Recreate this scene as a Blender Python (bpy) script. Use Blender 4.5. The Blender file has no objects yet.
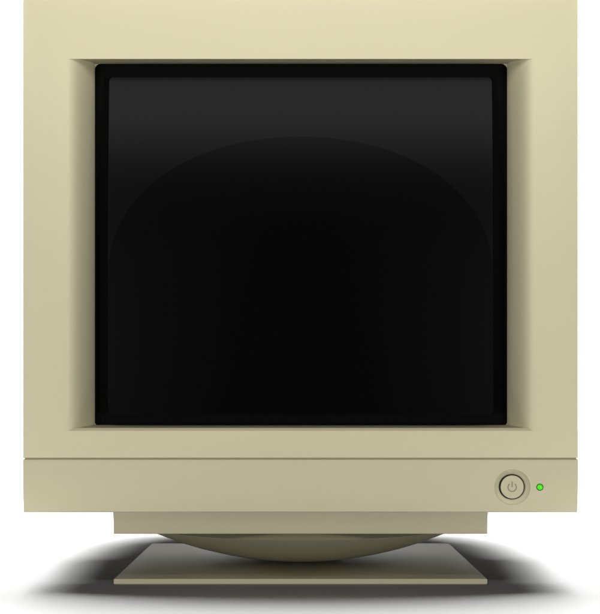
import bpy, bmesh, math
from mathutils import Vector
U=0.00072      # metres per unit (front of the monitor is 555 units = 0.40 m wide)
scene=bpy.context.scene
col=scene.collection
scene.view_settings.view_transform='Standard'
scene.view_settings.look='None'
scene.view_settings.exposure=0

def plastic(name,rgb,rough=0.55,spec=0.3,bump=0.04,var=0.012):
    m=bpy.data.materials.new(name); m.use_nodes=True
    nt=m.node_tree; b=nt.nodes['Principled BSDF']
    b.inputs['Roughness'].default_value=rough
    b.inputs['Specular IOR Level'].default_value=spec
    tc=nt.nodes.new('ShaderNodeTexCoord')
    n1=nt.nodes.new('ShaderNodeTexNoise'); n1.inputs['Scale'].default_value=14; n1.inputs['Detail'].default_value=4
    nt.links.new(tc.outputs['Object'],n1.inputs['Vector'])
    mx=nt.nodes.new('ShaderNodeMix'); mx.data_type='RGBA'
    mx.inputs['A'].default_value=(*[c*(1-var*2) for c in rgb],1)
    mx.inputs['B'].default_value=(*[c*(1+var*2) for c in rgb],1)
    nt.links.new(n1.outputs['Fac'],mx.inputs['Factor'])
    nt.links.new(mx.outputs['Result'],b.inputs['Base Color'])
    if bump>0:
        n2=nt.nodes.new('ShaderNodeTexNoise'); n2.inputs['Scale'].default_value=900; n2.inputs['Detail'].default_value=2
        nt.links.new(tc.outputs['Object'],n2.inputs['Vector'])
        bp=nt.nodes.new('ShaderNodeBump'); bp.inputs['Strength'].default_value=bump; bp.inputs['Distance'].default_value=0.0003
        nt.links.new(n2.outputs['Fac'],bp.inputs['Height']); nt.links.new(bp.outputs['Normal'],b.inputs['Normal'])
    return m
BEIGE=(0.63,0.580,0.385)
m_beige=plastic('beige_plastic',BEIGE,0.6,0.15)
m_panel=plastic('panel_plastic',(0.575,0.53,0.355),0.6,0.13)  # beige darkened: shade on the lower front put into the colour
m_stand=plastic('stand_plastic',(0.47,0.435,0.295),0.6,0.12)  # darker beige: shade below the housing put into the colour
m_foot=plastic('foot_plastic',(0.40,0.366,0.243),0.6,0.1)  # beige darkened further, shade on the foot put into the colour
m_bowl=plastic('bowl_plastic',(0.31,0.29,0.195),0.8,0.03)  # darkest beige: shade around the bowl put into the colour
m_under=plastic('underside_absorber',(0.05,0.046,0.034),0.8,0.05)  # near-black on unseen undersides, added to cut bounce and deepen the floor shadow
m_cap=plastic('button_plastic',(0.56,0.52,0.35),0.6,0.15)
m_groove=plastic('groove_dark',(0.30,0.27,0.17),0.8,0.1)
m_black=plastic('black_plastic',(0.0048,0.0048,0.0048),0.4,0.0,0)
m_ink=plastic('black_ring',(0.015,0.015,0.01),0.6,0.1,0)
m_sym=plastic('symbol_ink',(0.30,0.275,0.19),0.6,0.1,0)
def glass(name,spec,rough):
    m=plastic(name,(0.0002,0.0002,0.0002),rough,spec,0); return m
m_glass=glass('dark_glass',0.10,0.28)
m_arch=glass('reflection_arch_glass',0.070,0.27)  # less reflective than the glass around it, draws the edge of a reflection
m_white=plastic('white_paper',(0.8,0.8,0.8),0.9,0.0,0,0.0)
m_floor=plastic('studio_floor',(0.32,0.32,0.32),0.9,0.0,0,0.0)
m_led=bpy.data.materials.new('green_led'); m_led.use_nodes=True
b=m_led.node_tree.nodes['Principled BSDF']; b.inputs['Base Color'].default_value=(0.03,0.4,0.0,1)
b.inputs['Emission Color'].default_value=(0.05,0.8,0.0,1); b.inputs['Emission Strength'].default_value=0.65; b.inputs['Roughness'].default_value=0.25

def make(name,verts,faces,mat,parent=None,smooth=35,extra=None):
    me=bpy.data.meshes.new(name)
    me.from_pydata([tuple(c*U for c in v) for v in verts],[],faces)
    bm=bmesh.new(); bm.from_mesh(me)
    bmesh.ops.recalc_face_normals(bm,faces=bm.faces); bm.to_mesh(me); bm.free()
    me.materials.append(mat)
    if smooth:
        me.polygons.foreach_set('use_smooth',[True]*len(me.polygons))
        me.set_sharp_from_angle(angle=math.radians(smooth))
    o=bpy.data.objects.new(name,me); col.objects.link(o)
    if parent: o.parent=parent
    return o
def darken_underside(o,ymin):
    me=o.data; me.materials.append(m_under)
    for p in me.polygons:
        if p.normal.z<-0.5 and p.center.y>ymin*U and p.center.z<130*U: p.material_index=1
class MB:
    def __init__(s): s.v=[]; s.f=[]
    def loft(s,rings,cap0=False,cap1=False,closed=True):
        n=len(rings[0]); base=len(s.v)
        for r in rings: s.v+=r
        for i in range(len(rings)-1):
            for j in range(n if closed else n-1):
                a=base+i*n+j; b=base+i*n+(j+1)%n
                s.f.append((a,b,b+n,a+n))
        if cap0: s.f.append(tuple(base+j for j in range(n))[::-1])
        if cap1: s.f.append(tuple(base+(len(rings)-1)*n+j for j in range(n)))
    def box(s,x0,x1,y0,y1,z0,z1):
        s.loft([[(x0,y0,z0),(x1,y0,z0),(x1,y0,z1),(x0,y0,z1)],[(x0,y1,z0),(x1,y1,z0),(x1,y1,z1),(x0,y1,z1)]],True,True)
def rect(x0,x1,z0,z1,y): return [(x0,y,z0),(x1,y,z0),(x1,y,z1),(x0,y,z1)]
def rrect(x0,x1,z0,z1,r,y,n=8):
    out=[]
    for cx,cz,a0 in((x1-r,z0+r,-90),(x1-r,z1-r,0),(x0+r,z1-r,90),(x0+r,z0+r,180)):
        for i in range(n+1):
            a=math.radians(a0+90*i/n); out.append((cx+r*math.cos(a),y,cz+r*math.sin(a)))
    return out
def lathe(cx,cz,prof,n=64):
    return [[(cx+r*math.cos(2*math.pi*j/n),y,cz+r*math.sin(2*math.pi*j/n)) for j in range(n)] for r,y in prof]

# ---------- monitor -------------
mon=bpy.data.objects.new('computer_monitor',None); col.objects.link(mon)
mon['label']="old beige tube computer monitor, switched off, on a tilting stand"
mon['category']="monitor"
X0,X1=-277,278; ZB,ZS,ZT=78,133,600
RD=54.0
k=(2000+RD)/2000
ix0,ix1=-205*k,207*k; iz1=284+243*k
ox0,ox1,oz1=-234,235,532
m=MB()
rings=[]
# rear shell (tapering) to front
rings.append(rect(-150,150,190,480,540))
rings.append(rect(-205,205,150,540,500))
rings.append(rect(-250,250,110,575,400))
rings.append(rect(-270,270,95,592,250))
rings.append(rect(X0+4,X1-4,ZS+1,ZT-4,100))
rings.append(rect(X0,X1,ZS,ZT,94))
rings.append(rect(X0,X1,ZS,ZT,1.2))
rings.append(rect(X0+.4,X1-.4,ZS+.4,ZT-.4,.35))
rings.append(rect(X0+1.2,X1-1.2,ZS+1.2,ZT-1.2,0))
nfront=len(rings)
N=30
for i in range(N+1):
    s=math.sin(i/N*math.pi/2)
    d=RD*(.5*s*s+.5*(1-math.sqrt(max(0,1-s*s))))
    zl=160.2+2.8*min(1,d/3.4)
    rings.append(rect(ox0+(ix0-ox0)*s,ox1+(ix1-ox1)*s,zl,oz1+(iz1-oz1)*s,d))
m.loft(rings,True,True)
nv_recess=len(rings)*4
# chassis under the seam, behind the control panel
m.box(X0+6,X1-6,70,255,ZB+3,ZS+2)
housing=make('housing',m.v,m.f,m_beige,mon,30)
for e in housing.data.edges:
    a,b_=e.vertices
    if abs(a-b_)==4 and min(a,b_)>=nfront*4 and max(a,b_)<nv_recess: e.use_edge_sharp=True
    if min(a,b_)>=nfront*4 and max(a,b_)<nfront*4+4:
        va,vb=housing.data.vertices[a].co,housing.data.vertices[b_].co
        if abs(va.z-vb.z)<1e-6: e.use_edge_sharp=True
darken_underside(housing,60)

# seam groove
m=MB(); m.box(X0+1.5,X1-1.5,2.5,60,130.6,133.6)
make('seam',m.v,m.f,m_groove,mon,0)

# control panel with curved lower edge
PA,PP=6.0,2.6
prof=[]
Zt=131.6
prof.append((60,Zt)); prof.append((1.2,Zt)); prof.append((.35,Zt-.35)); prof.append((0,Zt-1.2))
for i in range(1,29):
    t=i/28; prof.append((PA*t**PP,Zt-1.2-(Zt-1.2-ZB-1)*t))
prof.append((PA+1.5,ZB)); prof.append((69,ZB)); prof.append((69,ZB+20)); prof.append((60,ZB+20))
m=MB()
m.loft([[(X0,y,z) for y,z in prof],[(X1,y,z) for y,z in prof]],True,True)
panel=make('control_panel',m.v,m.f,m_panel,mon,0)
BX,BZ=212.5,103.8
def cut(r,cx,cz,depth):
    c=MB(); c.loft(lathe(cx,cz,[(r,-10),(r,depth)]),True,True)
    return make('cutter',c.v,c.f,m_panel,None,0)
for r,cx,cz,dp in((18,BX,BZ,9),(3.6,240,BZ,8)):
    cu=cut(r,cx,cz,dp)
    md=panel.modifiers.new('b','BOOLEAN'); md.object=cu; md.operation='DIFFERENCE'; md.solver='EXACT'
    dg=bpy.context.evaluated_depsgraph_get()
    nm=bpy.data.meshes.new_from_object(panel.evaluated_get(dg))
    panel.modifiers.clear(); panel.data=nm
    cm=cu.data; bpy.data.objects.remove(cu); bpy.data.meshes.remove(cm)
panel.data.polygons.foreach_set('use_smooth',[True]*len(panel.data.polygons))
panel.data.set_sharp_from_angle(angle=math.radians(30))
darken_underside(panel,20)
# power button (ring dish follows the curve of the panel at its rim)
def dish(prof,n=64):
    rs=[]
    for r,y,w in prof:
        ring=[]
        for j in range(n):
            a=2*math.pi*j/n; z=BZ+r*math.sin(a)
            t=max(0,(Zt-1.2-z)/(Zt-1.2-ZB-1))
            ring.append((BX+r*math.cos(a),y+w*PA*t**PP,z))
        rs.append(ring)
    return rs
m=MB(); m.loft(dish([(17.95,.3,1),(17.4,1.2,.9),(16.0,3.2,.6),(14.6,5.0,.2),(13.0,6.2,0),(12.6,6.5,0),(12.6,8.5,0)]))
btn_well=make('button_surround',m.v,m.f,m_beige,mon,60)
m=MB(); m.loft(lathe(BX,BZ,[(12.55,7),(12.5,3.4),(11.9,3.0),(11.7,5)]))
m2=MB(); m2.loft(lathe(BX,BZ,[(11.65,6),(11.65,3.0),(11.2,2.6),(10.2,2.5),(8,2.8),(4,3.1),(1.0,3.2)]),False,True)
btn=make('power_button',m2.v,m2.f,m_cap,mon,50)
ring=make('button_rim',m.v,m.f,m_ink,btn,30)
m3=MB()
def arcstrip(mb,cx,cz,r0,r1,a0,a1,y0,y1,n=30):
    rs=[]
    for i in range(n+1):
        a=math.radians(a0+(a1-a0)*i/n); c,s=math.cos(a),math.sin(a)
        rs.append([(cx+r0*c,y0,cz+r0*s),(cx+r1*c,y0,cz+r1*s),(cx+r1*c,y1,cz+r1*s),(cx+r0*c,y1,cz+r0*s)])
    mb.loft(rs,True,True)
arcstrip(m3,BX,BZ-.3,3.7,4.7,128,412,2.65,4)
m3.box(BX-.5,BX+.5,2.65,4,BZ-.2,BZ+5.4)
make('power_symbol',m3.v,m3.f,m_sym,btn,0)
# indicator light
m=MB(); m.loft(lathe(240,BZ,[(3.55,6),(3.55,1.0),(3.2,0.4),(2.85,.4),(2.7,3)],40))
led=MB(); led.loft(lathe(240,BZ,[(2.75,4),(2.75,.6),(2.3,0),(1.5,-.4),(.5,-.6)],40),False,True)
ledo=make('indicator_light',led.v,led.f,m_led,mon,60)
make('light_rim',m.v,m.f,plastic('led_rim',(0.04,0.09,0.02),0.5,0.2,0),ledo,30)

# screen : black frame + glass + dark arch of a reflection, built in as duller glass
scr=MB()
fy=RD-1.5
def PX(x,yy): return (x-300)*(2000+yy)/2000
def PZ(y,yy): return 284+(307-y)*(2000+yy)/2000
outs=[(0,RD-.05),(0,fy+.8),(.8,fy)]
fx0,fx1,fz0,fz1=PX(95,fy)-.2,PX(507,fy)+.2,PZ(427,fy)-.2,PZ(64,fy)+.2
go=fy-12
gx0,gx1,gz0,gz1=PX(109,go),PX(492,go),PZ(414,go),PZ(77,go)
R=[]
for ins,yy in outs: R.append(rrect(fx0+ins,fx1-ins,fz0+ins,fz1-ins,6.5,yy))
R.append(rrect(gx0,gx1,gz0,gz1,5,fy)); R.append(rrect(gx0,gx1,gz0,gz1,5,RD-.05))
scr.loft(R)
screen=make('screen',scr.v,scr.f,m_black,mon,30)
zc=PZ(262,fy)
B=13.0
def gd(x,z):
    v=max(0,(z-zc)/(gz1-zc))
    return go-B*(1-v*v)
def sheet(name,xl,zs,off,mat,parent,nx=8):
    mb=MB(); rs=[]
    for z in zs:
        a,b_=xl(z); rs.append([(a+(b_-a)*i/nx,gd(a+(b_-a)*i/nx,z)-off,z) for i in range(nx+1)])
    mb.loft(rs,closed=False)
    for idx in (0,-1):
        r=rs[idx]; mb.loft([r,[(x,RD-.1,z) for x,y,z in r]],closed=False)
    for c in (0,-1):
        e=[r[c] for r in rs]; mb.loft([e,[(x,RD-.1,z) for x,y,z in e]],closed=False)
    return make(name,mb.v,mb.f,mat,parent,30)
def gx(z):
    r=5; t=0
    if z>gz1-r: dz=z-(gz1-r); t=r-math.sqrt(max(0,r*r-dz*dz))
    if z<gz0+r: dz=(gz0+r)-z; t=r-math.sqrt(max(0,r*r-dz*dz))
    return gx0+.3+t,gx1-.3-t
zs=[gz0+.3+ (5)*i/6 for i in range(6)]+[gz0+5.5+(gz1-gz0-11)*i/110 for i in range(111)]+[gz1-5+4.7*i/6 for i in range(1,7)]
sheet('screen_glass',gx,zs,0,m_glass,screen)
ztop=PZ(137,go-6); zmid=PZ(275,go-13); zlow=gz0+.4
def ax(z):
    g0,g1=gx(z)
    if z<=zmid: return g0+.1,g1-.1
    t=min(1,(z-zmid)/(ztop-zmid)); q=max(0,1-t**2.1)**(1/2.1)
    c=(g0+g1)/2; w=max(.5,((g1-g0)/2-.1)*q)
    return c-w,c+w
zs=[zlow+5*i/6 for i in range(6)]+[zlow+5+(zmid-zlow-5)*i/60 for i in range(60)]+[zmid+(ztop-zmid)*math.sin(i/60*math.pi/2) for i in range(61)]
sheet('screen_reflection_arch',ax,zs,.25,m_arch,screen)  # reflection edge put into the sheet's arch shape, not a separate screen part

# stand: neck block, swivel bowl, foot
m=MB()
nz0=52.5
npf=[(380,nz0),(41.3,nz0),(40.4,nz0+.4),(40,nz0+1.3)]
for i in range(1,15):
    t=i/14; npf.append((40-11*t**2.0,nz0+1.3+(79-nz0-1.3)*t))
npf.append((380,79))
m.loft([[(-190,y,z) for y,z in npf],[(191,y,z) for y,z in npf]],True,True)
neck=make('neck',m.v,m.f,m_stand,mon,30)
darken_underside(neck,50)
m=MB(); CY=205
Rr=412.0; rings=[]; n=96
for i in range(0,25):
    r=2+ (180-2)*i/24
    z=6.4+Rr-math.sqrt(Rr*Rr-r*r)
    rings.append([(0.5+r*math.cos(2*math.pi*j/n),CY+r*math.sin(2*math.pi*j/n),z) for j in range(n)])
rings.append([(0.5+160*math.cos(2*math.pi*j/n),CY+160*math.sin(2*math.pi*j/n),54) for j in range(n)])
m.loft(rings,True,True)
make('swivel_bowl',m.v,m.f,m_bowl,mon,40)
m=MB()
def fr(e,z,hb=0):
    xf,xb=191-e,175-e
    return [(-xf+.5,46+e,z),(xf+.5,46+e,z),(xb+.5,352-e,z),(-xb+.5,352-e,z)]
m.loft([fr(1,0.2),fr(0,1),fr(0,5.2),fr(.4,5.9),fr(1.2,6.2)],True,True)
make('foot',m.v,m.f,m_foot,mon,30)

# ---------- floor and backdrop -------------
m=MB(); m.v=[(-1000,-160,0),(1000,-160,0),(1000,2600,0),(-1000,2600,0)]; m.f=[(0,1,2,3)]
fl=make('floor',m.v,m.f,m_floor,None,0); fl['kind']='structure'
m=MB()
pr=[(2600,0)]+[(2600+500*math.sin(a*math.pi/24),500-500*math.cos(a*math.pi/24)) for a in range(1,13)]+[(3100,1300)]
m.loft([[(-1000,y,z),(1000,y,z)] for y,z in pr],closed=False)
bd=make('backdrop',m.v,m.f,m_white,None,60); bd['kind']='structure'

# ---------- lights -------------
def area(name,loc,target,sx,sy,power,shape='RECTANGLE',color=(1,1,1)):
    l=bpy.data.lights.new(name,'AREA'); l.shape=shape; l.size=sx*U; l.size_y=sy*U; l.energy=power; l.color=color
    o=bpy.data.objects.new(name,l); col.objects.link(o)
    o.location=Vector(loc)*U
    o.rotation_euler=(Vector(target)-Vector(loc)).to_track_quat('-Z','Y').to_euler()
    return o
area('overhead_softbox',(0,355,1500),(0,356,0),2700,620,99,'ELLIPSE')
area('front_softbox_a',(-1180,-2400,190),(0,0,330),300,300,13.3)
area('front_softbox_b',(1180,-2400,190),(0,0,330),300,300,13.3)
area('top_softbox',(0,-620,735),(0,0,1110),1300,300,2.6)
area('backdrop_light',(0,1300,2300),(0,2900,300),2000,400,110)

w=bpy.data.worlds.new('World'); scene.world=w; w.use_nodes=True
w.node_tree.nodes['Background'].inputs[0].default_value=(1,1,1,1)
w.node_tree.nodes['Background'].inputs[1].default_value=0.005

cd=bpy.data.cameras.new('camera'); cam=bpy.data.objects.new('camera',cd); col.objects.link(cam)
cam.location=(0,-2000*U,284*U); cam.rotation_euler=(math.radians(90),0,0)
cd.sensor_fit='HORIZONTAL'; cd.sensor_width=36; cd.lens=120; cd.clip_start=.01; cd.clip_end=100
scene.camera=cam
